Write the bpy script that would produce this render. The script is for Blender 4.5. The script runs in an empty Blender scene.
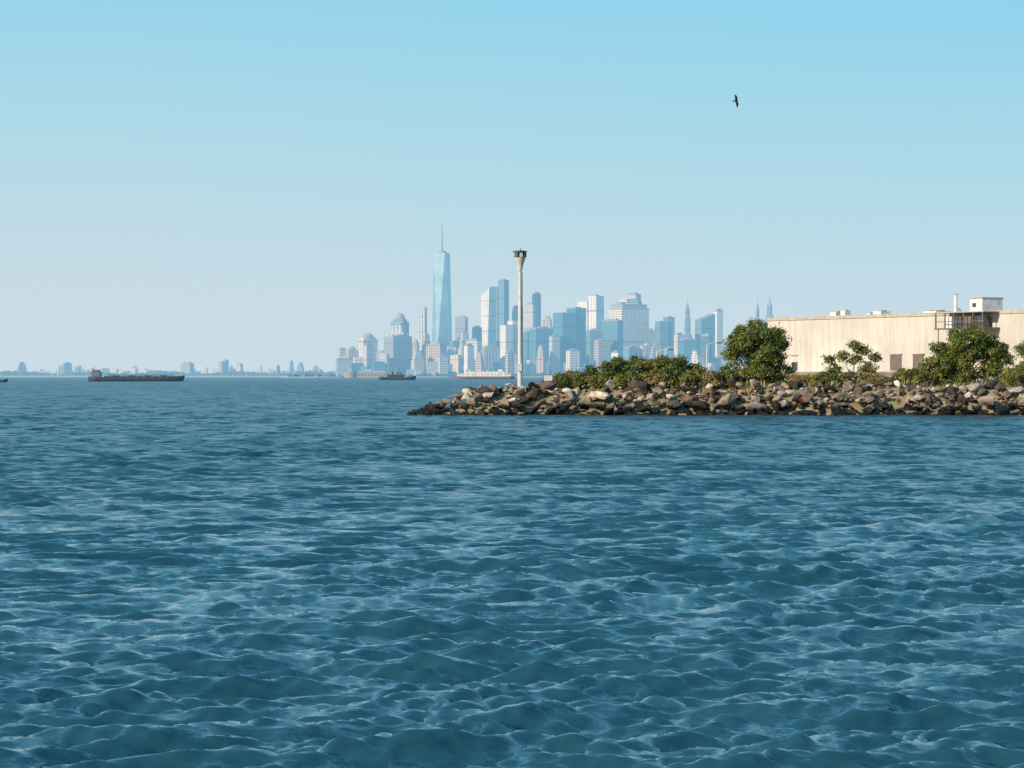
import bpy, bmesh, math, random
import numpy as np
from mathutils import Vector, Matrix
random.seed(7); rng=np.random.default_rng(7)
scene=bpy.context.scene
F=2634.0; CH=3.6; HY=376.0      # survey constants: focal length, eye height, horizon
def X(px,d): return (px-512.0)/F*d
def Z(py,d): return CH+(HY-py)/F*d

# ---------------------------------------------------------------- materials
def newmat(name):
    m=bpy.data.materials.new(name); m.use_nodes=True
    nt=m.node_tree; b=nt.nodes['Principled BSDF']; return m,nt,b
def N(nt,t,**k):
    n=nt.nodes.new(t)
    for a,v in k.items(): setattr(n,a,v)
    return n
def setin(nt,sock,val):
    if isinstance(val,bpy.types.NodeSocket): nt.links.new(val,sock)
    else: sock.default_value=val
def math_(nt,op,a,b=None,c=None,clamp=False):
    n=N(nt,'ShaderNodeMath',operation=op,use_clamp=clamp); setin(nt,n.inputs[0],a)
    if b is not None: setin(nt,n.inputs[1],b)
    if c is not None: setin(nt,n.inputs[2],c)
    return n.outputs[0]
def vmath(nt,op,a,b=None,scale=None):
    n=N(nt,'ShaderNodeVectorMath',operation=op); setin(nt,n.inputs[0],a)
    if b is not None: setin(nt,n.inputs[1],b)
    if scale is not None: setin(nt,n.inputs['Scale'],scale)
    return n.outputs[0]
def mix(nt,f,a,b,bt='MIX'):
    n=N(nt,'ShaderNodeMix',data_type='RGBA',blend_type=bt); setin(nt,n.inputs[0],f)
    setin(nt,n.inputs[6],a); setin(nt,n.inputs[7],b); return n.outputs[2]
def noise(nt,vec,scale,detail=3,rough=.55):
    n=N(nt,'ShaderNodeTexNoise'); n.inputs['Scale'].default_value=scale
    n.inputs['Detail'].default_value=detail; n.inputs['Roughness'].default_value=rough
    if vec is not None: nt.links.new(vec,n.inputs['Vector'])
    return n
def mapr(nt,v,a,b,c=0,d=1):
    n=N(nt,'ShaderNodeMapRange'); setin(nt,n.inputs[0],v)
    for i,q in enumerate((a,b,c,d)): n.inputs[i+1].default_value=q
    return n.outputs[0]
def c4(c): return (c[0],c[1],c[2],1)
def simple(name,col,rough=.7,metal=0,var=.25,scale=1.0):
    m,nt,b=newmat(name); tc=N(nt,'ShaderNodeTexCoord')
    n=noise(nt,tc.outputs['Object'],scale,4)
    f=mapr(nt,n.outputs['Fac'],.3,.7)
    dark=tuple(x*(1-var) for x in col); lite=tuple(min(1,x*(1+var*.6)) for x in col)
    nt.links.new(mix(nt,f,c4(dark),c4(lite)),b.inputs['Base Color'])
    b.inputs['Roughness'].default_value=rough; b.inputs['Metallic'].default_value=metal
    return m
_fc={}
def facade(wall,glass,floor=4.0,bay=6.0,wf=.6,wb=.62,rough=.3):
    key=(wall,glass,floor,bay,wf,wb)
    if key in _fc: return _fc[key]
    m,nt,b=newmat('facade'); tc=N(nt,'ShaderNodeTexCoord')
    s=N(nt,'ShaderNodeSeparateXYZ'); nt.links.new(tc.outputs['Object'],s.inputs[0])
    sn=N(nt,'ShaderNodeSeparateXYZ'); nt.links.new(tc.outputs['Normal'],sn.inputs[0])
    ax=math_(nt,'ABSOLUTE',sn.outputs[0]); sel=math_(nt,'GREATER_THAN',ax,.6)
    u=math_(nt,'ADD',math_(nt,'MULTIPLY',s.outputs[0],math_(nt,'SUBTRACT',1.0,sel)),math_(nt,'MULTIPLY',s.outputs[1],sel))
    fu=math_(nt,'FRACT',math_(nt,'DIVIDE',u,bay)); fz=math_(nt,'FRACT',math_(nt,'DIVIDE',s.outputs[2],floor))
    w=math_(nt,'MULTIPLY',math_(nt,'LESS_THAN',fu,wb),math_(nt,'LESS_THAN',fz,wf))
    fm=math_(nt,'LESS_THAN',math_(nt,'FRACT',math_(nt,'DIVIDE',s.outputs[2],floor*14)),.07)
    n=noise(nt,tc.outputs['Object'],.025,3)
    g=mix(nt,mapr(nt,n.outputs['Fac'],.35,.65),c4(glass),c4(tuple(x*1.9 for x in glass)))
    col=mix(nt,w,c4(wall),g)
    col=mix(nt,math_(nt,'MULTIPLY',fm,.7),col,c4(tuple(x*.35 for x in wall)))
    up=math_(nt,'GREATER_THAN',sn.outputs[2],.7)
    col=mix(nt,up,col,(.22,.22,.22,1))
    nt.links.new(col,b.inputs['Base Color'])
    nt.links.new(mapr(nt,w,0,1,.7,rough),b.inputs['Roughness'])
    _fc[key]=m; return m

# ---------------------------------------------------------------- mesh builder
class MB:
    def __init__(s): s.v=[];s.f=[];s.m=[];s.c=[]
    def add(s,vs,fs,mat=0,col=None):
        o=len(s.v); s.v+= [tuple(p) for p in vs]; s.f+=[tuple(i+o for i in f) for f in fs]; s.m+=[mat]*len(fs)
        s.c+=[col or (1,1,1)]*len(vs)
    def box(s,cx,cy,z0,z1,w,d,mat=0,rot=0,taper=1.0,col=None):
        vs=[]
        for z,k in ((z0,1),(z1,taper)):
            for a,b in ((-1,-1),(1,-1),(1,1),(-1,1)):
                x=a*w/2*k;y=b*d/2*k
                vs.append((cx+x*math.cos(rot)-y*math.sin(rot),cy+x*math.sin(rot)+y*math.cos(rot),z))
        s.add(vs,[(3,2,1,0),(4,5,6,7),(0,1,5,4),(1,2,6,5),(2,3,7,6),(3,0,4,7)],mat,col)
    def tube(s,pts,rad,n=8,mat=0,col=None,cap=True):
        pts=[Vector(p) for p in pts]; vs=[];fs=[]
        for i,p in enumerate(pts):
            t=(pts[min(i+1,len(pts)-1)]-pts[max(i-1,0)]).normalized()
            a=t.orthogonal().normalized() if abs(t.z)<.95 else Vector((1,0,0))
            a=(a-t*a.dot(t)).normalized(); b=t.cross(a)
            for k in range(n):
                an=2*math.pi*k/n; vs.append(p+(a*math.cos(an)+b*math.sin(an))*rad[i])
        for i in range(len(pts)-1):
            for k in range(n):
                fs.append((i*n+k,i*n+(k+1)%n,(i+1)*n+(k+1)%n,(i+1)*n+k))
        if cap: fs.append(tuple(range(n-1,-1,-1))); fs.append(tuple(range((len(pts)-1)*n,len(pts)*n)))
        s.add(vs,fs,mat,col)
    def obj(s,name,loc=(0,0,0),mats=(),rot=0,smooth=False,cols=False):
        me=bpy.data.meshes.new(name); me.from_pydata(s.v,[],s.f)
        for m in mats: me.materials.append(m)
        me.polygons.foreach_set('material_index',s.m)
        if smooth: me.polygons.foreach_set('use_smooth',[True]*len(s.f))
        if cols:
            a=me.color_attributes.new('col','FLOAT_COLOR','POINT')
            arr=np.ones((len(s.v),4),dtype=np.float32); arr[:,:3]=np.array(s.c); a.data.foreach_set('color',arr.ravel())
        me.update(); o=bpy.data.objects.new(name,me); scene.collection.objects.link(o)
        o.location=loc; o.rotation_euler[2]=rot; return o

# ---------------------------------------------------------------- sky, sun, haze
SUN=Vector((-.70,-.58,.44)).normalized()
w=bpy.data.worlds.new('World'); scene.world=w; w.use_nodes=True; nt=w.node_tree
bg=nt.nodes['Background']; bg.inputs['Strength'].default_value=.1
sky=N(nt,'ShaderNodeTexSky',sky_type='NISHITA'); sky.sun_disc=False
sky.sun_elevation=math.asin(SUN.z); sky.sun_rotation=math.atan2(SUN.x,SUN.y)%(2*math.pi)
sky.air_density=1.2; sky.dust_density=2.0; sky.ozone_density=2.0
tc=N(nt,'ShaderNodeTexCoord'); sx=N(nt,'ShaderNodeSeparateXYZ'); nt.links.new(tc.outputs['Generated'],sx.inputs[0])
e=math_(nt,'ADD',sx.outputs[2],math_(nt,'MULTIPLY',sx.outputs[0],.07))
nz=noise(nt,tc.outputs['Generated'],3.0,2); e=math_(nt,'ADD',e,math_(nt,'MULTIPLY',math_(nt,'SUBTRACT',nz.outputs['Fac'],.5),.02),clamp=True)
cr=N(nt,'ShaderNodeValToRGB'); nt.links.new(e,cr.inputs[0]); els=cr.color_ramp.elements
HAZE=(.60,.72,.79)
stops=[(0,(.61,.725,.785)),(.03,(.55,.72,.83)),(.07,(.43,.71,.86)),(.14,(.25,.65,.88)),(.32,(.16,.53,.82)),(.6,(.07,.33,.60)),(1,(.03,.17,.38))]
els[0].position=0; els[0].color=c4(stops[0][1]); els[1].position=1; els[1].color=c4(stops[-1][1])
for p,c in stops[1:-1]:
    q=els.new(p); q.color=c4(c)
sc=vmath(nt,'SCALE',cr.outputs[0],scale=10.0)
nt.links.new(mix(nt,.08,sc,sky.outputs[0]),bg.inputs['Color'])
sl=bpy.data.lights.new('sun','SUN'); sl.energy=5.0; sl.angle=math.radians(.5); sl.color=(1,.87,.70)
so=bpy.data.objects.new('sun',sl); scene.collection.objects.link(so); so.rotation_euler=SUN.to_track_quat('Z','Y').to_euler()
so.location=(-50,-50,60)

mh=bpy.data.materials.new('haze'); mh.use_nodes=True; nt=mh.node_tree; nt.nodes.clear()
out=N(nt,'ShaderNodeOutputMaterial'); ab=N(nt,'ShaderNodeVolumeAbsorption'); em=N(nt,'ShaderNodeEmission'); ad=N(nt,'ShaderNodeAddShader')
SG=(.32e-4,.66e-4,.97e-4); D0=.97e-4
ab.inputs['Density'].default_value=D0; ab.inputs['Color'].default_value=(1-SG[0]/D0,1-SG[1]/D0,0,1)
em.inputs['Color'].default_value=(HAZE[0]*SG[0]/D0,HAZE[1]*SG[1]/D0,HAZE[2],1); em.inputs['Strength'].default_value=D0
nt.links.new(ab.outputs[0],ad.inputs[0]); nt.links.new(em.outputs[0],ad.inputs[1]); nt.links.new(ad.outputs[0],out.inputs['Volume'])
b=MB(); b.box(0,16000,-20,620,60000,30200); b.obj('sky_haze',mats=[mh])

# ---------------------------------------------------------------- water
def build_water():
    dense=np.radians(np.linspace(-12.6,12.6,1000)); step=dense[1]-dense[0]
    side=[];a=dense[-1];s=step
    while a<math.pi: s=min(s*1.25,.15); a+=s; side.append(min(a,math.pi))
    ang=np.concatenate([-np.array(side[::-1]),dense,np.array(side)])
    r=[3.0]
    while r[-1]<20: r.append(r[-1]+.15)
    while r[-1]<420: r.append(r[-1]+max(.05,.0028*r[-1]))
    while r[-1]<70000: r.append(r[-1]*1.05)
    r=np.array(r); dr=np.gradient(r); da=np.gradient(ang)
    R,A=np.meshgrid(r,ang,indexing='ij'); x0=R*np.sin(A); y0=R*np.cos(A)
    sp=np.maximum(dr[:,None]*np.ones_like(A),R*da[None,:])
    x=x0.copy();y=y0.copy();z=np.zeros_like(x); sub=np.zeros_like(x)
    nw=110; lam=np.exp(np.linspace(math.log(.17),math.log(4.0),nw))*rng.uniform(.97,1.03,nw)
    gust=1+.24*np.sin(x0*.21+y0*.13+1)*np.sin(y0*.17-x0*.05)+.18*np.sin(x0*.07-y0*.045+2)
    for i,L in enumerate(lam):
        th=math.radians(-72)+rng.normal()*(.62 if L<1 else .42); kx,ky=math.cos(th),math.sin(th); k=2*math.pi/L
        s=.0385*(1 if L<.9 else (.9/L)**.9); am=s*1.414/k*rng.uniform(.6,1.4)
        ph=rng.uniform(0,6.28)
        rows=np.nonzero((L/sp.min(axis=1))>2.0)[0]; n=rows.max()+1 if len(rows) else 0
        wgt=np.zeros_like(x); q=np.clip((L/sp[:n]-2.0)/1.2,0,1); wgt[:n]=q*q*(3-2*q)
        g=1+.75*np.sin(x0[:n]*kx*k*.13+y0[:n]*k*.09*ky+ph*3)*np.sin(x0[:n]*.2*k+ph*1.7)
        p=k*(kx*x0[:n]+ky*y0[:n])+ph; W=wgt[:n]*am*g*gust[:n]
        z[:n]+=W*np.cos(p); sn=np.sin(p)*W*(0 if L<.5 else .3); x[:n]-=kx*sn; y[:n]-=ky*sn
        sub+=(1-wgt)*s*s
    sub=np.sqrt(sub)
    nr,nc=x.shape; me=bpy.data.meshes.new('water'); nv=nr*nc
    co=np.stack([x,y,z],-1).astype(np.float32).ravel()
    idx=np.arange(nv).reshape(nr,nc)
    f=np.stack([idx[:-1,:-1],idx[:-1,1:],idx[1:,1:],idx[1:,:-1]],-1)[:,:,::-1].reshape(-1,4)
    me.vertices.add(nv); me.vertices.foreach_set('co',co)
    nf=len(f); me.loops.add(nf*4); me.loops.foreach_set('vertex_index',f.ravel().astype(np.int32))
    me.polygons.add(nf); me.polygons.foreach_set('loop_start',np.arange(0,nf*4,4,dtype=np.int32))
    me.polygons.foreach_set('use_smooth',np.ones(nf,dtype=bool))
    me.update(calc_edges=True)
    at=me.attributes.new('sub','FLOAT','POINT'); at.data.foreach_set('value',sub.astype(np.float32).ravel())
    m,nt,b=newmat('sea_water')
    geo=N(nt,'ShaderNodeNewGeometry'); pos=geo.outputs['Position']
    sa=N(nt,'ShaderNodeAttribute',attribute_name='sub')
    mp=N(nt,'ShaderNodeMapping'); nt.links.new(pos,mp.inputs[0]); mp.inputs['Rotation'].default_value=(0,0,.25); mp.inputs['Scale'].default_value=(.65,1.3,1)
    n1=noise(nt,mp.outputs[0],4.0,5,.8); n2=noise(nt,mp.outputs[0],.8,3,.65); n3=noise(nt,mp.outputs[0],.012,2,.5)
    mp2=N(nt,'ShaderNodeMapping'); nt.links.new(pos,mp2.inputs[0]); mp2.inputs['Scale'].default_value=(1,.35,1)
    n5=noise(nt,mp2.outputs[0],.32,3,.75)
    half=(.5,.5,.5)
    wind=mapr(nt,n3.outputs['Fac'],.35,.65,.75,1.25)
    v1=vmath(nt,'SCALE',vmath(nt,'SUBTRACT',n1.outputs['Color'],half),scale=math_(nt,'MULTIPLY',wind,1.9))
    sw=math_(nt,'MULTIPLY',sa.outputs['Fac'],wind)
    v2=vmath(nt,'SCALE',vmath(nt,'SUBTRACT',n2.outputs['Color'],half),scale=math_(nt,'MULTIPLY',sw,9.0))
    v3=vmath(nt,'SCALE',vmath(nt,'SUBTRACT',n5.outputs['Color'],half),scale=math_(nt,'MULTIPLY',sw,9.0))
    v=vmath(nt,'MULTIPLY',vmath(nt,'ADD',vmath(nt,'ADD',v1,v2),v3),(.8,1,0))
    nrm=vmath(nt,'NORMALIZE',vmath(nt,'ADD',geo.outputs['Normal'],v))
    nt.links.new(nrm,b.inputs['Normal'])
    n4=noise(nt,pos,.05,2)
    nt.links.new(mix(nt,n4.outputs['Fac'],(.013,.062,.088,1),(.021,.086,.116,1)),b.inputs['Base Color'])
    # unresolved ripples beyond a few hundred metres become surface roughness
    nt.links.new(mapr(nt,sa.outputs['Fac'],.22,.36,.06,.33),b.inputs['Roughness']); b.inputs['IOR'].default_value=1.37
    me.materials.append(m)
    o=bpy.data.objects.new('water',me); scene.collection.objects.link(o)
build_water()

# ---------------------------------------------------------------- land spit
def crest(x):
    return float(np.interp(x,[-10,-9.1,-6.6,-4.7,-2,5,200],[-.6,.1,.9,1.8,2.35,2.55,2.6]))
def yfront(x): return 240.5+.6*math.sin(x*.11)+.4*math.sin(x*.31+1)
def ground_z(x,y):
    f=y-(yfront(x)); 
    yb=float(np.interp(x,[-10,0,5,9,14,20],[246,251,262,330,470,560])); bk=yb-y
    h=min(1,max(0,f/5.5)); h2=min(1,max(0,bk/5))
    top=crest(x)
    if y>262: top=2.6
    base=-1.2+(top+1.2)*min(h,h2)
    if min(h,h2)>.9: base+=.12*math.sin(x*.5+y*.2)*math.sin(y*.37)+ .3*math.exp(-((x-30)/16)**2)*math.exp(-((y-258)/9)**2)
    return base
xs=list(np.arange(-12,60,1.0))+list(np.arange(60,320,6.0)); ys=list(np.arange(238,275,1.0))+list(np.arange(275,580,6.0))
vs=[];fs=[]
for yv in ys:
    for xv in xs: vs.append((xv,yv,ground_z(xv,yv)))
nx=len(xs)
for j in range(len(ys)-1):
    for i in range(nx-1): fs.append((j*nx+i,j*nx+i+1,(j+1)*nx+i+1,(j+1)*nx+i))
m,nt,b=newmat('ground_soil'); tc=N(nt,'ShaderNodeTexCoord'); n1=noise(nt,tc.outputs['Object'],.25,5); n2=noise(nt,tc.outputs['Object'],3,4)
c=mix(nt,mapr(nt,n1.outputs['Fac'],.42,.66),(.40,.30,.17,1),(.20,.17,.07,1)); c=mix(nt,math_(nt,'MULTIPLY',n2.outputs['Fac'],.4),c,(.12,.085,.05,1))
nt.links.new(c,b.inputs['Base Color']); b.inputs['Roughness'].default_value=.95
b=MB(); b.add(vs,fs); b.obj('ground',mats=[m],smooth=True)

# rocks
shapes=[]
for k in range(26):
    bm=bmesh.new()
    for i in range(14):
        p=Vector((random.gauss(0,1),random.gauss(0,1),random.gauss(0,1))).normalized()*random.uniform(.72,1.12)
        bm.verts.new((p.x*1.2,p.y*.95,p.z*.66))
    r=bmesh.ops.convex_hull(bm,input=bm.verts)
    bmesh.ops.delete(bm,geom=[g for g in r['geom_interior'] if isinstance(g,bmesh.types.BMVert)],context='VERTS')
    bmesh.ops.bevel(bm,geom=list(bm.edges),offset=.05,segments=1,affect='EDGES')
    bm.verts.index_update()
    shapes.append(([v.co.copy() for v in bm.verts],[tuple(v.index for v in f.verts) for f in bm.faces])); bm.free()
pal=[(.38,.27,.19),(.23,.165,.12),(.075,.053,.039),(.50,.37,.28),(.64,.53,.43),(.14,.09,.062),(.28,.18,.125),(.05,.038,.03),(.11,.08,.06),(.085,.065,.05),(.29,.235,.195),(.58,.46,.36),(.065,.048,.038),(.16,.11,.075),(.40,.32,.26)]
b=MB()
def rock(x,y,z,s):
    vs,fs=random.choice(shapes); M=Matrix.Rotation(random.uniform(0,6.28),3,'Z')@Matrix.Rotation(random.gauss(0,.4),3,'X')@Matrix.Rotation(random.gauss(0,.35),3,'Y')
    sx=s*random.uniform(.8,1.45); c=random.choice(pal); k=random.uniform(.75,1.25); c=tuple(q*k for q in c)
    o=Vector((x,y,z)); b.add([o+M@Vector((v.x*sx,v.y*s,v.z*s)) for v in vs],fs,0,c)
xx=-9.3
while xx<120:
    tp=crest(xx); rows=max(2,int((tp+1)/.5))
    for r in range(rows):
        t=r/(rows-1); s=random.choice([.26,.34,.42,.5,.62,.82])*random.uniform(.85,1.15)
        if xx<-5: s*=.75
        rock(xx+random.uniform(-.4,.4),yfront(xx)+.3+t*5.2+random.uniform(-.8,.8),-.25+t*(tp+.42)-s*.12+random.uniform(-.26,.26),s)
    if xx<5:
        for r in range(3):
            rock(xx+random.uniform(-.5,.5),246.5+r*1.3,crest(xx)*(1-.3*r)-.1,random.uniform(.3,.7))
    xx+=.74
for i in range(800):
    xv=random.uniform(-9.5,100); t=random.random()**1.1
    rock(xv,yfront(xv)+t*5,-.2+t*(crest(xv)+.35),random.uniform(.12,.28))
m,nt,bs=newmat('riprap_stone'); at=N(nt,'ShaderNodeAttribute',attribute_name='col'); geo=N(nt,'ShaderNodeNewGeometry')
n1=noise(nt,geo.outputs['Position'],2.2,5,.65); n2=noise(nt,geo.outputs['Position'],.8,2)
c=mix(nt,.8,at.outputs['Color'],mapr(nt,n1.outputs['Fac'],.3,.7,.35,1.4),'MULTIPLY')
s=N(nt,'ShaderNodeSeparateXYZ'); nt.links.new(geo.outputs['Position'],s.inputs[0])
wet=mapr(nt,math_(nt,'ADD',s.outputs[2],n2.outputs['Fac']),1.2,2.1)
c=mix(nt,wet,(.014,.012,.009,1),c); nt.links.new(c,bs.inputs['Base Color'])
nt.links.new(mapr(nt,wet,0,1,.55,.95),bs.inputs['Roughness']); bs.inputs['Specular IOR Level'].default_value=.25
bp=N(nt,'ShaderNodeBump'); bp.inputs['Strength'].default_value=.8; bp.inputs['Distance'].default_value=.18; nt.links.new(n1.outputs['Fac'],bp.inputs['Height']); nt.links.new(bp.outputs[0],bs.inputs['Normal'])
b.obj('rock_jetty',mats=[m],cols=True)

# ---------------------------------------------------------------- vegetation
def leafmat(name):
    m,nt,b=newmat(name); at=N(nt,'ShaderNodeAttribute',attribute_name='col')
    nt.links.new(at.outputs['Color'],b.inputs['Base Color']); b.inputs['Roughness'].default_value=.6
    tr=N(nt,'ShaderNodeBsdfTranslucent'); nt.links.new(at.outputs['Color'],tr.inputs['Color'])
    mx=N(nt,'ShaderNodeMixShader'); mx.inputs[0].default_value=.3; out=nt.nodes['Material Output']
    nt.links.new(b.outputs[0],mx.inputs[1]); nt.links.new(tr.outputs[0],mx.inputs[2]); nt.links.new(mx.outputs[0],out.inputs['Surface']); return m
LM=leafmat('leaves'); BARK=simple('bark',(.12,.09,.065),.9,scale=4)
def quads_obj(name,cen,sz,cols,extra=None,asp=.6,upright=False,outward=None):
    n=len(cen); a=rng.normal(size=(n,3))
    t=rng.normal(size=(n,3))
    if outward is not None:   # leaf planes lean to face out of the crown
        nn=outward/(np.linalg.norm(outward,axis=1)[:,None]+1e-6)+rng.normal(size=(n,3))*.55+np.array([0,0,.35]); nn/=np.linalg.norm(nn,axis=1)[:,None]
        a=np.cross(nn,t); a/=np.linalg.norm(a,axis=1)[:,None]; bb=np.cross(nn,a)
    else:
        a/=np.linalg.norm(a,axis=1)[:,None]; bb=np.cross(a,t); bb/=np.linalg.norm(bb,axis=1)[:,None]
    if upright:
        bb=np.stack([rng.normal(size=n)*.3,rng.normal(size=n)*.3,np.ones(n)],1); an=rng.uniform(0,6.28,n); a=np.stack([np.cos(an),np.sin(an),0*an],1)
    A=a*(sz*asp)[:,None]; B=bb*sz[:,None]
    v=np.stack([cen-B,cen+A,cen+B,cen-A],1).reshape(-1,3)
    b=MB()
    b.v=[tuple(p) for p in v.tolist()]; b.f=[(4*i,4*i+1,4*i+2,4*i+3) for i in range(n)]; b.m=[0]*n
    b.c=np.repeat(cols,4,axis=0).tolist()
    if extra:
        o=len(b.v); b.v+=extra.v; b.f+=[tuple(i+o for i in f) for f in extra.f]; b.m+=[1]*len(extra.f); b.c+=[(.1,.08,.06)]*len(extra.v)
    return b
def foliage(name,x,y,clumps,twigs=38,leaves=34,leaf=.11,dark=(.045,.07,.014),lite=(.34,.35,.05),trunk=.16,sig=.17,stems=1):
    g=ground_z(x,y)-.1; ex=MB(); cen=[];cols=[];outw=[]
    for s in range(stems):
        bx=random.uniform(-.5,.5)*(stems>1)
        top=min(c[2] for c in clumps)
        tp=Vector((bx*.6,0,max(.4,top*.75))); ex.tube([(bx,0,0),((bx+tp.x)/2+.05,.03,tp.z*.5),tp],[trunk,trunk*.8,trunk*.65],7)
        for c in clumps[s::stems] if stems>1 else clumps:
            e=Vector((c[0],c[1],c[2]+c[5]*.3)); md=(tp+e)/2+Vector((random.uniform(-.15,.15),random.uniform(-.15,.15),-.1))
            ex.tube([tp,md,e],[trunk*.5,trunk*.3,trunk*.08],5)
            for j in range(5):
                d=Vector((random.gauss(0,1),random.gauss(0,1),random.gauss(0,.8))).normalized()
                q=md.lerp(e,random.random()); r=q+Vector((d.x*c[3],d.y*c[4],d.z*c[5]))*.8; ex.tube([q,(q+r)/2+Vector((0,0,.05)),r],[trunk*.16,trunk*.1,trunk*.04],4)
    for c in clumps:
        for t in range(twigs):
            d=rng.normal(size=3); d/=np.linalg.norm(d); rad=rng.uniform(.45,1.08)**.8
            p=np.array(c[:3])+d*rad*np.array(c[3:6]); n=int(leaves*rng.uniform(.4,1.4))
            lp=p+rng.normal(size=(n,3))*sig*rng.uniform(.6,1.4)*np.array([1.15,1.15,.8])
            cen.append(lp); outw.append(lp-np.array(c[:3])+(lp-p)*2)
            k=rng.beta(1.3,2.1); cc=np.array(dark)*(1-k)+np.array(lite)*k
            cols.append(cc[None,:]*rng.uniform(.7,1.3,(n,1)))
    cen=np.concatenate(cen); cols=np.concatenate(cols); outw=np.concatenate(outw); ok=cen[:,2]>.05; cen=cen[ok];cols=cols[ok];outw=outw[ok]
    b=quads_obj(name,cen,rng.uniform(.6,1.3,len(cen))*leaf,cols,ex,outward=outw)
    return b.obj(name,loc=(x,y,g),mats=[LM,BARK],cols=True)
def rclumps(n,w,h0,h1,r):
    out=[]
    for i in range(n):
        t=random.random(); zz=h0+(h1-h0)*t; ww=w*math.sqrt(max(.15,1-((t-.4)/.72)**2)); a=random.uniform(0,6.28); q=math.sqrt(random.random())
        rr=r*random.uniform(.7,1.25); out.append((math.cos(a)*q*ww,math.sin(a)*q*ww,zz,rr,rr,rr*.8))
    return out
foliage('tree',X(757,250),250,rclumps(24,2.75,1.0,5.3,.85)+[(0,0,5.7,1.0,1.0,.7),(-2.4,-.3,1.5,1.0,.9,.9),(2.4,-.2,1.4,1.0,.9,.9),(0,-1.2,1.1,1.2,.9,.9),(-1.3,-1,.9,1,.8,.7),(1.4,-1,.9,1,.8,.7),(-2.5,0,3.0,.8,.8,.6),(-2.2,0,4.2,.8,.8,.6),(2.3,0,4.0,.8,.8,.6),(1.6,0,5.0,.8,.8,.6),(-1,.3,3.4,1.4,1.4,1.3),(1,-.2,3.2,1.4,1.4,1.3)],twigs=38,leaves=34)
foliage('tree',X(852,249),249,[(-1.6,0,1.7,.7,.7,.5),(1.5,0,1.8,.8,.7,.5),(.3,.2,2.6,.8,.7,.5),(-.9,0,3.0,.6,.6,.4),(1.0,0,3.5,.7,.6,.4),(.2,0,4.0,.5,.5,.35),(2.2,.2,2.8,.5,.5,.35),(-2.2,0,2.6,.4,.4,.3),(0,0,1.0,1.1,.8,.5),(-1.2,.1,.8,.8,.6,.4),(1.7,0,.9,.9,.6,.4)],twigs=24,leaves=24,lite=(.40,.36,.07),dark=(.07,.08,.02),trunk=.1,stems=3)
foliage('tree',X(963,249),249,rclumps(25,3.4,1.0,4.7,.8)+[(1.0,0,5.3,.9,.9,.6),(-.4,0,5.0,1.0,1.0,.7),(2.4,0,4.6,.9,.8,.6),(-2.2,0,3.8,.9,.8,.6),(-3.7,0,1.6,.9,.8,.7),(3.7,0,2.8,.9,.8,.7),(3.4,0,3.8,.7,.7,.5),(-2.4,-.8,1.0,1.1,.8,.8),(0,-1,.9,1.2,.8,.8),(2.4,-.8,1.1,1.2,.8,.8),(0,0,3,1.6,1.5,1.3)],twigs=38,leaves=32,lite=(.37,.36,.05))
foliage('tree',X(1034,300),300,rclumps(14,1.8,1.0,5.2,.9),twigs=30,leaves=26)
for px,d,wd,hh,lt in [(566,247,1.1,1.5,0),(579,247,1.1,1.5,1),(590,248,1.3,2.1,0),(605,248,1.4,2.5,0),(622,249,1.5,3.0,0),(634,250,1.3,3.1,0),(646,249,1.4,2.9,1),(662,250,1.5,3.2,0),(679,249,1.6,3.3,0),(696,249,1.3,2.5,1),(712,247,1.0,1.4,2),(650,246.6,1.1,1.3,2),(618,246.6,1.0,1.2,1),(632,246.6,1.0,1.5,0),(600,246.6,1.0,1.1,1),(670,246.8,1.1,1.6,0),(686,246.8,1.0,1.4,1),(727,248,1.1,1.5,0),(797,248,.9,1.0,2),(812,248,.9,1.1,1),(826,248,.9,1.3,0),(878,247,1.1,1.2,2),(900,248,1.0,1.5,1),(918,247,1.3,2.0,0),(1012,247,1.3,1.9,1)]:
    lit=[(.31,.32,.055),(.40,.37,.07),(.46,.34,.11)][lt]; dk=[(.045,.065,.014),(.085,.095,.02),(.18,.12,.045)][lt]
    cl=rclumps(8,wd*.8,.35,hh*.85,.52)+[(0,0,hh*.4,wd*.8,wd*.7,hh*.35)]
    foliage('shrub',X(px,d),d,cl,twigs=24,leaves=26,leaf=.1,lite=lit,dark=dk,trunk=.05,stems=3,sig=.14)
# dry grass
n=34000; gx=rng.uniform(4,115,n); gy=245.6+rng.random(n)**1.2*24; pat=np.sin(gx*.7)+np.sin(gx*.23+gy*.4)+rng.normal(size=n)*.6
ok=pat>-.8; gx=gx[ok];gy=gy[ok]; n=len(gx)
gz=np.array([ground_z(a,c_) for a,c_ in zip(gx,gy)]); sz=rng.uniform(.10,.34,n)*(1+.4*np.sin(gx*.9))
k=(rng.random(n)**1.6)[:,None]; cols=((1-k)*np.array([[.52,.40,.16]])+k*np.array([[.22,.22,.06]]))*rng.uniform(.6,1.1,(n,1))
b=quads_obj('grass',np.stack([gx,gy,gz+sz*.7],1),sz,cols,asp=.16,upright=True); b.obj('grass',mats=[LM],cols=True)

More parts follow.
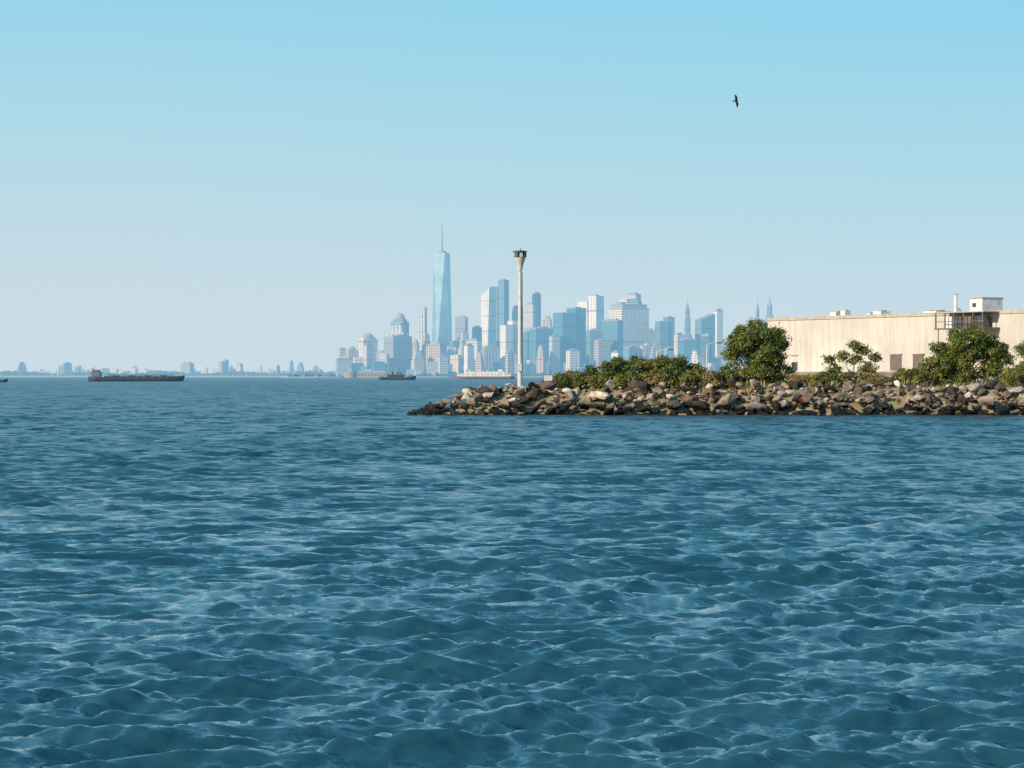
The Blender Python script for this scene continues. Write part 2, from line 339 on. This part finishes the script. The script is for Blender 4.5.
# ---------------------------------------------------------------- lamp mast
MET=simple('painted_steel',(.62,.57,.50),.5,.0,.15,2); DK=simple('dark_metal',(.05,.05,.05),.5); CONC=simple('concrete',(.36,.33,.29),.9,scale=2)
LENS=simple('lamp_glass',(.5,.52,.5),.15)
d=246; x=X(520,d); g=2.45; zt=Z(251,d)-g
b=MB(); b.box(0,0,-1.6,.15,1.1,1.1,2); b.box(0,0,.15,.22,.7,.7,0)
b.tube([(0,0,.22),(0,0,zt*.5),(0,0,zt-1.9)],[.23,.185,.15],14)
b.tube([(0,0,zt-1.9),(0,0,zt-1.3),(0,0,zt-.75),(0,0,zt-.62)],[.19,.30,.50,.53],14,0)
for k in range(8):
    a=k*math.pi/4+.2; b.box(math.cos(a)*.47,math.sin(a)*.47,zt-.58,zt-.16,.26,.30,1 if k%2 else 3,rot=a,taper=.85)
b.tube([(0,0,zt-.62),(0,0,zt-.12)],[.3,.3],10,1)
b.tube([(0,0,zt-.12),(0,0,zt-.02),(0,0,zt+.06)],[.68,.66,.2],16,1)
b.tube([(.05,0,zt),(.05,0,zt+.35)],[.03,.02],6,1)
b.tube([(.21,-.05,1.5),(.21,-.05,zt-2)],[.035,.03],6,1)
b.box(.0,-.30,1.6,2.3,.34,.2,0)
b.obj('street_lamp',(x,d,g),[MET,DK,CONC,LENS])
for px,dd,py in [(657,330,352),(707,350,345)]:
    b=MB(); h=Z(py,dd)-2.6; b.tube([(0,0,0),(0,0,h)],[.11,.07],8); b.tube([(0,0,h),(.6,0,h+.25),(1.5,0,h+.3)],[.06,.05,.05],6); b.box(1.7,0,h+.22,h+.36,.7,.28,1)
    b.obj('street_lamp',(X(px,dd),dd,2.6),[MET,DK])
b=MB(); b.tube([(0,0,0),(0,0,1.5)],[.05,.05],6); b.box(0,-.06,1.0,1.6,.9,.04,1); b.box(0,-.085,1.05,1.55,.8,.01,0); b.obj('warning_sign',(X(548,246),246,ground_z(X(548,246),246)),[MET,DK])

# road + guard rail
ASP=simple('asphalt',(.06,.06,.062),.9,scale=.5); PW=simple('white_paint',(.75,.74,.70),.6)
b=MB(); b.box(130,300,2.60,2.78,230,9,0); b.box(130,295.35,2.60,2.9,230,.3,1); b.box(130,304.65,2.60,2.9,230,.3,1)
for i in range(36): b.box(20+i*6,300,2.78,2.786,3,.15,2)
b.obj('road',mats=[ASP,CONC,PW])
b=MB()
for i in range(56): b.box(i*3.0,0,0,.85,.15,.15,0)
b.box(82,-.1,.5,.8,166,.06,1); b.obj('guard_rail',(24,292,2.6),[DK,MET])

# ---------------------------------------------------------------- warehouse
m,nt,bs=newmat('warehouse_stucco'); tc=N(nt,'ShaderNodeTexCoord')
mp=N(nt,'ShaderNodeMapping'); nt.links.new(tc.outputs['Object'],mp.inputs[0]); mp.inputs['Scale'].default_value=(1,1,.12)
n1=noise(nt,mp.outputs[0],1.1,6,.65); n2=noise(nt,tc.outputs['Object'],.12,4)
c=mix(nt,mapr(nt,n2.outputs['Fac'],.35,.65),(.55,.485,.42,1),(.66,.60,.53,1)); c=mix(nt,mapr(nt,n1.outputs['Fac'],.44,.76,0,.6),c,(.40,.32,.25,1))
nt.links.new(c,bs.inputs['Base Color']); bs.inputs['Roughness'].default_value=.9; STU=m
GL=simple('window_glass',(.07,.08,.085),.15); ROOF=simple('roof_edge',(.48,.40,.32),.9); RUST=simple('weathered_steel',(.17,.13,.11),.8); WHT=simple('white_panel',(.74,.70,.64),.6); PLN=simple('plinth_render',(.30,.24,.19),.9)
p0=Vector((X(768,440),440)); p1=Vector((X(947,400),400)); dr=(p1-p0).normalized(); rot=math.atan2(dr.y,dr.x); L=(p1-p0).length; LT=L+34
b=MB(); Hh=13.3-2.6
b.box(LT/2,22,0,Hh-.5,LT,44,0)
b.box(LT/2,22,Hh-.5,Hh,LT+.3,44.3,1)
b.box(LT/2,-.12,0,1.7,LT,.18,5)
for xx,ww in [(7.5,1.5),(27,1.6),(34,2.8),(39.5,2.6),(44.5,1.5)]:
    b.box(xx,-.03,1.9,3.3 if ww<2 else 4.3,ww,.1,2 if ww<2 else 3); b.box(xx,-.1,4.35,4.5,ww+.4,.22,1)
for xx,ww,hh in [(7,1.6,.9),(9.4,1.2,1.1),(16,.9,.5),(19,2.0,.8),(33,3.2,.5),(38,.8,.7)]:
    b.box(xx,9,Hh,Hh+hh,ww,ww,4); b.tube([(xx,9,Hh+hh),(xx,9,Hh+hh+.2)],[ww*.35,ww*.4],8,1)
b.tube([(L-.4,2,Hh),(L-.4,2,Hh+2.7)],[.3,.28],10,4); b.tube([(L-.4,2,Hh+2.7),(L-.4,2,Hh+2.85)],[.42,.42],10,1)
b.box(L+2.0,6,Hh,Hh+2.1,2.9,4,4); b.box(L+2.0,6,Hh+2.1,Hh+2.25,3.1,4.3,1); b.box(L+1.6,3.96,Hh+.8,Hh+1.4,.8,.1,2)
b.box(L+6.5,-1.6,Hh-2.7,Hh-2.5,11.4,3.1,3); b.box(L+6.5,-1.6,Hh-.25,Hh-.1,11.4,3.1,1)
for i in range(6): b.box(L+1.0+i*2.15,-3.0,Hh-2.5,Hh-.25,.16,.16,3)
for i in range(3): b.box(L+1.4+i*5.1,-2.9,0,Hh-2.7,.2,.2,0)
b.box(L+6.5,-3.05,Hh-1.6,Hh-1.5,11.2,.08,3)
for i,(q,cc) in enumerate([(3.0,4),(5.3,2),(7.4,3),(9.8,2)]): b.box(L+q,-1.4,Hh-2.5,Hh-2.5+1.7,1.5,1.6,cc)
for i in range(6): b.box(L+2+i*2.3,-.05,Hh-6.2,Hh-5.0,1.0,.12,2)
b.obj('warehouse',(p0.x,p0.y,2.6),[STU,ROOF,GL,RUST,WHT,PLN],rot=rot)
b=MB(); b.box(40,0,0,1.3,90,.3,0); b.box(40,0,1.3,1.42,90.2,.45,0)
for i in range(18): b.box(-4+i*5.2,-.2,0,1.5,.5,.3,0)
b.obj('concrete_wall',(52,385,2.6),[CONC])

# ---------------------------------------------------------------- skyline
P=[((.60,.60,.58),(.09,.13,.16)),((.34,.37,.40),(.05,.09,.12)),((.16,.26,.32),(.04,.12,.16)),((.74,.69,.62),(.16,.19,.21)),((.48,.40,.33),(.08,.10,.11)),((.07,.20,.26),(.03,.12,.16)),((.78,.77,.73),(.30,.34,.36)),((.06,.10,.14),(.02,.05,.08))]
ROOFG=simple('rooftop_plant',(.3,.31,.32),.8)
def tower(x0,x1,yt,d,style=0,kind='flat',rot=None,name='office_tower',bay=7.0,floor=4.2):
    w=(x1-x0)*d/F; h=Z(yt,d); rot=random.choice([-1,1,1])*random.uniform(.3,.65) if rot is None else rot
    a=w/(math.cos(rot)+.75*abs(math.sin(rot))); dp=a*.75; b=MB()
    if kind=='flat': b.box(0,0,0,h-4,a,dp); b.box(0,0,h-4,h-.5,a*.97,dp*.97,1); b.box(a*.08,0,h-.5,h+5,a*.45,dp*.45,1); b.box(-a*.3,0,h-.5,h+2.5,a*.15,dp*.3,1)
    elif kind=='step':
        b.box(0,0,0,h*.62,a,dp); b.box(0,0,h*.62,h*.82,a*.8,dp*.8); b.box(0,0,h*.82,h*.95,a*.58,dp*.58); b.box(0,0,h*.95,h,a*.35,dp*.35,1)
    elif kind=='spire':
        b.box(0,0,0,h*.55,a,dp); b.box(0,0,h*.55,h*.76,a*.72,dp*.72); b.box(0,0,h*.76,h*.88,a*.5,dp*.5); b.box(0,0,h*.88,h*.97,a*.5,dp*.5,1,taper=.1); b.tube([(0,0,h*.96),(0,0,h*1.04)],[1.5,.6],6,1)
    elif kind=='slant':
        b.add([(-a/2,-dp/2,0),(a/2,-dp/2,0),(a/2,dp/2,0),(-a/2,dp/2,0),(-a/2,-dp/2,h*.9),(a/2,-dp/2,h),(a/2,dp/2,h),(-a/2,dp/2,h*.9)],[(4,5,6,7),(0,1,5,4),(1,2,6,5),(2,3,7,6),(3,0,4,7)])
    elif kind=='dome':
        b.box(0,0,0,h*.86,a,dp); b.box(0,0,h*.86,h*.9,a*.8,dp*.8)
        b.tube([(0,0,h*.9+ (h*.1)*math.sin(i/6*math.pi/2)) for i in range(7)],[max(.5,a*.36*math.cos(i/6*math.pi/2)) for i in range(7)],14,1)
    elif kind=='pyr':
        b.box(0,0,0,h*.87,a,dp); b.box(0,0,h*.87,h,a*.92,dp*.92,1,taper=.05)
    elif kind=='slab2':
        b.box(-a*.22,0,0,h*.93,a*.56,dp); b.box(a*.28,dp*.05,0,h,a*.44,dp*.9); b.box(a*.28,0,h,h+4,a*.2,dp*.4,1)
    elif kind=='crown':
        b.box(0,0,0,h*.88,a,dp); b.box(0,0,h*.88,h*.93,a*.9,dp*.9,1); b.box(0,0,h*.93,h,a*.42,dp*.5,0); b.box(-a*.3,0,h*.93,h*.96,a*.2,dp*.4,1); b.box(a*.3,0,h*.93,h*.97,a*.16,dp*.4,1)
    W,G=P[style]
    f1=facade(W,G,floor,bay); return b.obj(name,(X((x0+x1)/2,d),d,0),[f1,ROOFG],rot=rot)
T=[(338,347,349,9300,0,'flat'),(346,358,346,9200,4,'dome'),(358,378,333,9200,3,'dome'),(363,374,345,9000,0,'flat'),
(384,412,336,9000,1,'flat'),(386,411,323,9150,0,'step'),(391,409,313,9300,2,'dome'),(412,419,338,9100,4,'pyr'),(419,427,308,9900,0,'slab2'),(421,432,333,9050,4,'step'),
(426,446,342,8900,4,'crown'),(447,456,346,8950,3,'flat'),(455,468,317,9800,1,'flat'),(458,472,331,9300,0,'step'),(466,481,340,9000,3,'flat'),(472,482,327,9700,2,'flat'),
(481,496,287,9800,6,'slant'),(490,509,280,9950,2,'slab2'),(481,500,345,8900,1,'crown'),(500,519,321,9100,6,'slab2'),(512,523,306,9900,1,'flat'),(524,536,304,9700,0,'flat'),(532,541,293,9850,7,'flat'),
(518,530,331,9000,5,'flat'),(529,553,328,8900,5,'flat'),(540,555,316,9500,4,'step'),(553,587,308,9000,5,'slab2'),(549,560,336,8800,0,'flat'),(577,604,296,9600,6,'slab2'),(586,603,330,8900,2,'flat'),(601,623,320,9000,5,'flat'),(594,610,340,8800,4,'flat'),
(609,649,299,9300,3,'crown'),(625,641,294,9600,0,'flat'),(623,640,347,8800,2,'flat'),(643,656,330,9600,1,'flat'),(655,675,317,9200,2,'slab2'),(650,662,340,8900,4,'step'),(674,684,334,9000,3,'flat'),(683,692,300,9900,1,'spire'),(680,697,339,8900,5,'flat'),(695,715,314,9300,2,'slant'),(700,712,335,8900,7,'flat'),(714,723,310,9500,6,'flat'),(722,736,342,9100,1,'flat'),(733,748,334,9400,0,'step'),(744,757,330,9400,2,'flat'),(754,761,301,10300,1,'spire'),(764,775,296,10400,2,'spire'),(773,788,320,9800,4,'flat'),
(437,448,356,8800,0,'flat'),(566,580,350,8750,3,'flat'),(505,515,352,8750,4,'flat'),(611,620,352,8700,6,'flat'),
(411,424,350,8850,0,'step'),(450,462,338,9450,2,'slab2'),(464,474,345,8800,6,'flat'),(475,484,352,8780,4,'step'),(376,386,352,8900,1,'flat'),(536,546,345,8760,4,'step'),(640,650,343,8820,0,'slab2'),(664,674,348,8780,1,'flat'),(690,700,350,8760,3,'step')]
for t in T: tower(*t,bay=random.choice([5.5,8,11,14]),floor=random.choice([4.0,4.2,8.4]))
def glass_tower():
    d=9600; h=Z(253,d); k=d/F; rot=math.radians(20); s=21.5*k/2/(math.cos(rot)+math.sin(rot)); b=MB()
    base=[(-s,-s),(s,-s),(s,s),(-s,s)]; q=s*1.02; top=[(0,-q),(q,0),(0,q),(-q,0)]
    hb=h*.12; vs=[(x,y,0) for x,y in base]+[(x,y,hb) for x,y in base]+[(x*.98,y*.98,h) for x,y in top]
    fs=[(0,1,5,4),(1,2,6,5),(2,3,7,6),(3,0,4,7),(4,5,8),(5,6,9),(6,7,10),(7,4,11),(5,9,8),(6,10,9),(7,11,10),(4,8,11),(8,9,10,11)]
    b.add(vs,fs,0); b.tube([(0,0,h),(0,0,h+5)],[s*.55,s*.55],16,1); b.tube([(0,0,h+5),(0,0,h+8)],[s*.42,s*.42],16,1)
    ht=Z(222,d); b.tube([(0,0,h+5),(0,0,h+(ht-h)*.5),(0,0,ht)],[3.4,2.4,1.1],8,1)
    for i in range(5): z=h+12+i*14; b.tube([(0,0,z),(0,0,z+3)],[4.6-i*.5,4.6-i*.5],8,1)
    m,nt,bs=newmat('curtain_wall'); tc=N(nt,'ShaderNodeTexCoord'); s3=N(nt,'ShaderNodeSeparateXYZ'); nt.links.new(tc.outputs['Object'],s3.inputs[0])
    fz=math_(nt,'LESS_THAN',math_(nt,'FRACT',math_(nt,'DIVIDE',s3.outputs[2],4.0)),.2); n=noise(nt,tc.outputs['Object'],.012,3)
    c=mix(nt,mapr(nt,n.outputs['Fac'],.35,.65),(.14,.30,.38,1),(.36,.56,.64,1)); c=mix(nt,math_(nt,'MULTIPLY',fz,.4),c,(.5,.6,.65,1)); nt.links.new(c,bs.inputs['Base Color'])
    bs.inputs['Roughness'].default_value=.22; bs.inputs['Metallic'].default_value=.5
    b.obj('glass_skyscraper',(X(442,d),d,0),[m,ROOFG],rot=rot)
glass_tower()
def blocks(name,px0,px1,d,ymin,ymax,dens,styles):
    b=MB(); mats=[facade(*P[s]) for s in styles]
    for i in range(int((px1-px0)*dens)):
        px=random.uniform(px0,px1); dd=d+random.uniform(0,500); h=Z(ymin+(ymax-ymin)*random.random()**.6,dd); w=random.uniform(18,46)
        b.box(X(px,dd),dd-d,0,h,w,w*.8,random.randrange(len(mats)),rot=random.uniform(-.5,.5))
        if random.random()<.5: b.box(X(px,dd),dd-d,h,h+4,w*.3,w*.3,0)
    return b.obj(name,(0,d,0),mats)
blocks('city_blocks',340,800,8800,352,372,.55,[0,1,3,4,5])
blocks('city_blocks',800,1040,9200,345,368,.3,[0,1,2])
blocks('city_blocks',-20,340,12500,368,375,.7,[0,1,2,3])
blocks('city_blocks',-300,-20,12500,366,375,.2,[0,1,2,3])
for x0,x1,yt in [(17,27,362),(57,63,365),(62,72,363),(73,82,366),(181,194,363),(203,208,368),(219,229,360),(229,234,366),(236,243,364),(258,262,367),(276,280,366),(289,294,360),(297,304,362),(313,318,366),(131,137,367),(100,110,369)]:
    tower(x0,x1,yt,11800,random.choice([0,1,2]),random.choice(['flat','flat','step','slab2']),name='apartment_tower')

# distant shores
GRN=simple('distant_trees',(.05,.075,.03),.95,scale=.05); SEA=simple('seawall_stone',(.35,.32,.28),.9,scale=.05)
def shore(name,px0,px1,d,hmax,depth=120,wall=2.5,hmin=.35,step=5):
    b=MB(); x0=X(px0,d);x1=X(px1,d); n=12
    ring=[]
    for i in range(n): 
        a=2*math.pi*i/n; ring.append(((x0+x1)/2+math.copysign(abs(math.cos(a))**.35,math.cos(a))*(x1-x0)/2,depth/2*math.copysign(abs(math.sin(a))**.5,math.sin(a))))
    vs=[(x,y,-1) for x,y in ring]+[(x,y,wall) for x,y in ring]
    b.add(vs,[(i,(i+1)%n,n+(i+1)%n,n+i) for i in range(n)]+[tuple(range(n,2*n))],1)
    for i in range(int((x1-x0)/step)):
        x=random.uniform(x0+6,x1-6); e=min(1,(x-x0)/60,(x1-x)/60); r=random.uniform(hmin,1)*hmax*(.45+.55*max(0,e))*(.75+.25*math.sin(x*.02))
        y=random.uniform(-depth*.35,depth*.3); n2=7
        zs=[0,.25,.55,.8,1]; rr=[.35,.75,.8,.55,.12]
        b.tube([(x+random.uniform(-1,1),y,wall-.3+q*r) for q in zs],[k*r*.75*random.uniform(.8,1.2) for k in rr],n2,0)
    return b.obj(name,(0,d,0),[GRN,SEA])
shore('distant_shore_trees',282,352,5600,13,160)
shore('distant_shore_trees',352,460,8300,13,200)
shore('distant_shore_trees',455,640,8500,14,200)
shore('distant_shore_trees',630,1100,8400,15,220)
shore('distant_shore_trees',-700,345,11300,23,300,wall=5,hmin=.6,step=3.5)
b=MB(); d=5400; b.box(0,0,0,11,60,24,0); b.box(0,0,11,14,61,25,1,taper=.8); b.box(38,0,0,8,22,16,0); b.tube([(-44,0,0),(-44,0,11)],[13,13],18,0)
for i in range(9): b.box(-26+i*6.5,-12.1,4,8,2,.4,2)
b.obj('ferry_terminal',(X(372,d),d,0),[simple('brick_tan',(.36,.27,.2),.9),ROOFG,GL])

# ---------------------------------------------------------------- vessels
HULL=simple('ship_hull',(.022,.026,.032),.6,scale=.3); RED=simple('hull_grey',(.20,.14,.12),.7,scale=.3); DECK=simple('deck_cargo',(.26,.21,.17),.8,scale=.3); SUP=simple('superstructure',(.78,.76,.72),.6,scale=.3); DKH=simple('deckhouse_dark',(.14,.15,.16),.7,scale=.3)
def hull(b,L,B,H,mat=0,bow=1,sheer=.35):
    st=14; vs=[];fs=[]
    for i in range(st):
        t=i/(st-1); x=-L/2+L*t; wd=B/2*min(1,(max(0,1-t)*5.0+.04)**.6)*min(1,(t*8+.55)); dz=H*(1+sheer*max(0,(t-.75)/.25)**2+.12*max(0,(.12-t)/.12))
        xo=x+ (H*.5*max(0,(t-.85)/.15))
        vs+=[(bow*x,-wd*.75,-1),(bow*(x*.99+.01*xo),-wd,H*.45),(bow*xo,-wd,dz),(bow*xo,wd,dz),(bow*(x*.99+.01*xo),wd,H*.45),(bow*x,wd*.75,-1)]
    for i in range(st-1):
        for k in range(5):
            fs.append((i*6+k,i*6+k+1,(i+1)*6+k+1,(i+1)*6+k))
    fs.append((0,1,2,3,4,5)); e=(st-1)*6; fs.append(tuple(e+k for k in (5,4,3,2,1,0))); b.add(vs,fs,mat)
d=1750; k=d/F; L=94*k; b=MB(); hull(b,L,11,3.0,0,1,.3)
b.box(-L*.42,0,3,6.0,5.5,8,3); b.box(-L*.42,0,6.0,7.6,4.2,6,3); b.box(-L*.42,-3.05,6.5,7.1,3.6,.1,4); b.tube([(-L*.44,0,7.6),(-L*.44,0,10.4)],[.18,.08],6,0); b.tube([(-L*.455,0,5.8),(-L*.46,0,8.4)],[.6,.5],8,0)
for i in range(9): b.box(-L*.3+i*L*.085,0,3,3.6+.25*(i%2),L*.065,7,0)
for i in range(5): b.tube([(-L*.28+i*L*.16,2,3),(-L*.28+i*L*.16,2,5.0)],[.13,.1],6,0)
b.tube([(-L*.3,0,4.2),(L*.4,0,4.2)],[.2,.2],6,0); b.tube([(L*.45,0,3.4),(L*.45,0,6.2)],[.14,.08],6,0)
b.obj('tanker_ship',(X(136,d),d,0),[HULL,RED,DECK,DKH,GL])
d=2300; k=d/F; L=36*k; b=MB(); hull(b,L,8,2.8,0,1,.5); b.box(-L*.02,0,2.6,5,L*.45,5.5,0); b.box(L*.06,0,5,7.2,L*.16,4.2,2); b.box(L*.06,-2.15,5.8,6.7,L*.14,.1,4); b.tube([(-L*.12,0,5),(-L*.13,0,7.6)],[.8,.7],8,0); b.tube([(L*.04,0,7.2),(L*.04,0,10.2)],[.15,.07],6,0)
b.tube([(-L*.4,0,2.8),(-L*.38,0,4.4)],[.3,.3],6,0); b.tube([(L*.3,-2,3),(L*.44,0,4.6),(L*.3,2,3)],[.1,.1,.1],5,0)
b.obj('tugboat',(X(397,d),d,0),[HULL,RED,DECK,SUP,GL])
d=3000; k=d/F; L=62*k; b=MB(); hull(b,L,14,3.2,1,-1,.15)
b.box(0,0,3.2,6.2,L*.86,12,3); b.box(0,0,6.2,6.5,L*.9,13,3); b.box(L*.02,0,6.5,8.9,L*.62,10,3); b.box(L*.02,0,8.9,9.1,L*.66,11,3); b.box(-L*.26,0,9.1,11.2,5,6,3); b.box(L*.26,0,9.1,11,5,6,3)
for i in range(16): b.box(-L*.39+i*L*.052,-6.03,4.5,5.1,L*.016,.1,4)
for i in range(11): b.box(-L*.26+i*L*.056,-5.03,7.4,8.0,L*.018,.1,4)
b.box(-L*.26,-3.03,9.8,10.7,4.2,.1,4); b.tube([(0,0,9.1),(0,0,13)],[1.3,1.1],12,2); b.tube([(L*.26,0,11),(L*.26,0,15)],[.2,.1],6,0)
b.obj('ferry_boat',(X(484,d),d,0),[HULL,RED,DECK,SUP,GL])
d=1500; k=d/F; L=18*k; b=MB(); hull(b,L,3.4,1.4,0,1,.6); b.box(-L*.08,0,1.3,3.2,L*.3,2.4,3); b.box(-L*.08,-1.25,2.2,2.9,L*.26,.1,4); b.tube([(-L*.1,0,3.2),(-L*.1,0,5)],[.08,.05],5,0)
b.obj('workboat',(X(-2,d),d,0),[HULL,RED,DECK,DKH,GL])

# ---------------------------------------------------------------- bird (banking)
BM=simple('feathers',(.03,.028,.026),.8,scale=6); b=MB()
b.tube([(-.30,0,0),(-.22,0,.005),(-.10,0,.01),(.02,0,.01),(.12,0,.015),(.18,0,.03),(.22,0,.035),(.26,0,.03),(.31,0,.02)],[.02,.045,.075,.085,.07,.045,.05,.035,.006],10)
b.add([(-.26,-.03,.01),(-.26,.03,.01),(-.46,.09,.01),(-.48,0,.01),(-.46,-.09,.01),(-.26,-.03,-.005),(-.26,.03,-.005),(-.46,.09,.0),(-.48,0,.0),(-.46,-.09,.0)],[(0,1,2,3,4),(9,8,7,6,5),(0,4,9,5),(1,6,7,2),(2,7,8,3),(3,8,9,4)])
for s in (-1,1):
    pl=[(.14,.05,.02),(.18,.26,.10),(.09,.50,.10),(-.08,.66,.03),(-.14,.50,.08),(-.14,.26,.08),(-.14,.05,.01)]
    v=[(x,y*s,z) for x,y,z in pl]+[(x,y*s,z-.014) for x,y,z in pl]; n=7
    f=[(0,1,5,6),(1,2,4,5),(2,3,4),(13,12,8,7),(12,11,9,8),(11,10,9)]+[(i,(i+1)%n,(i+1)%n+n,i+n) for i in range(n)]
    b.add(v,f)
o=b.obj('bird',(X(736,255),255,Z(101,255)),[BM]); o.rotation_euler=(math.radians(84),math.radians(-8),math.radians(40))

# ---------------------------------------------------------------- camera
cd=bpy.data.cameras.new('camera'); cam=bpy.data.objects.new('camera',cd); scene.collection.objects.link(cam); scene.camera=cam
cd.sensor_width=36; cd.lens=36*F/1024; cd.clip_start=.5; cd.clip_end=120000
cam.location=(0,0,CH); cam.rotation_euler=(math.radians(90)-math.atan((384-HY)/F),0,0)
scene.view_settings.view_transform='Standard'; scene.view_settings.look='None'; scene.view_settings.exposure=0; scene.view_settings.gamma=1
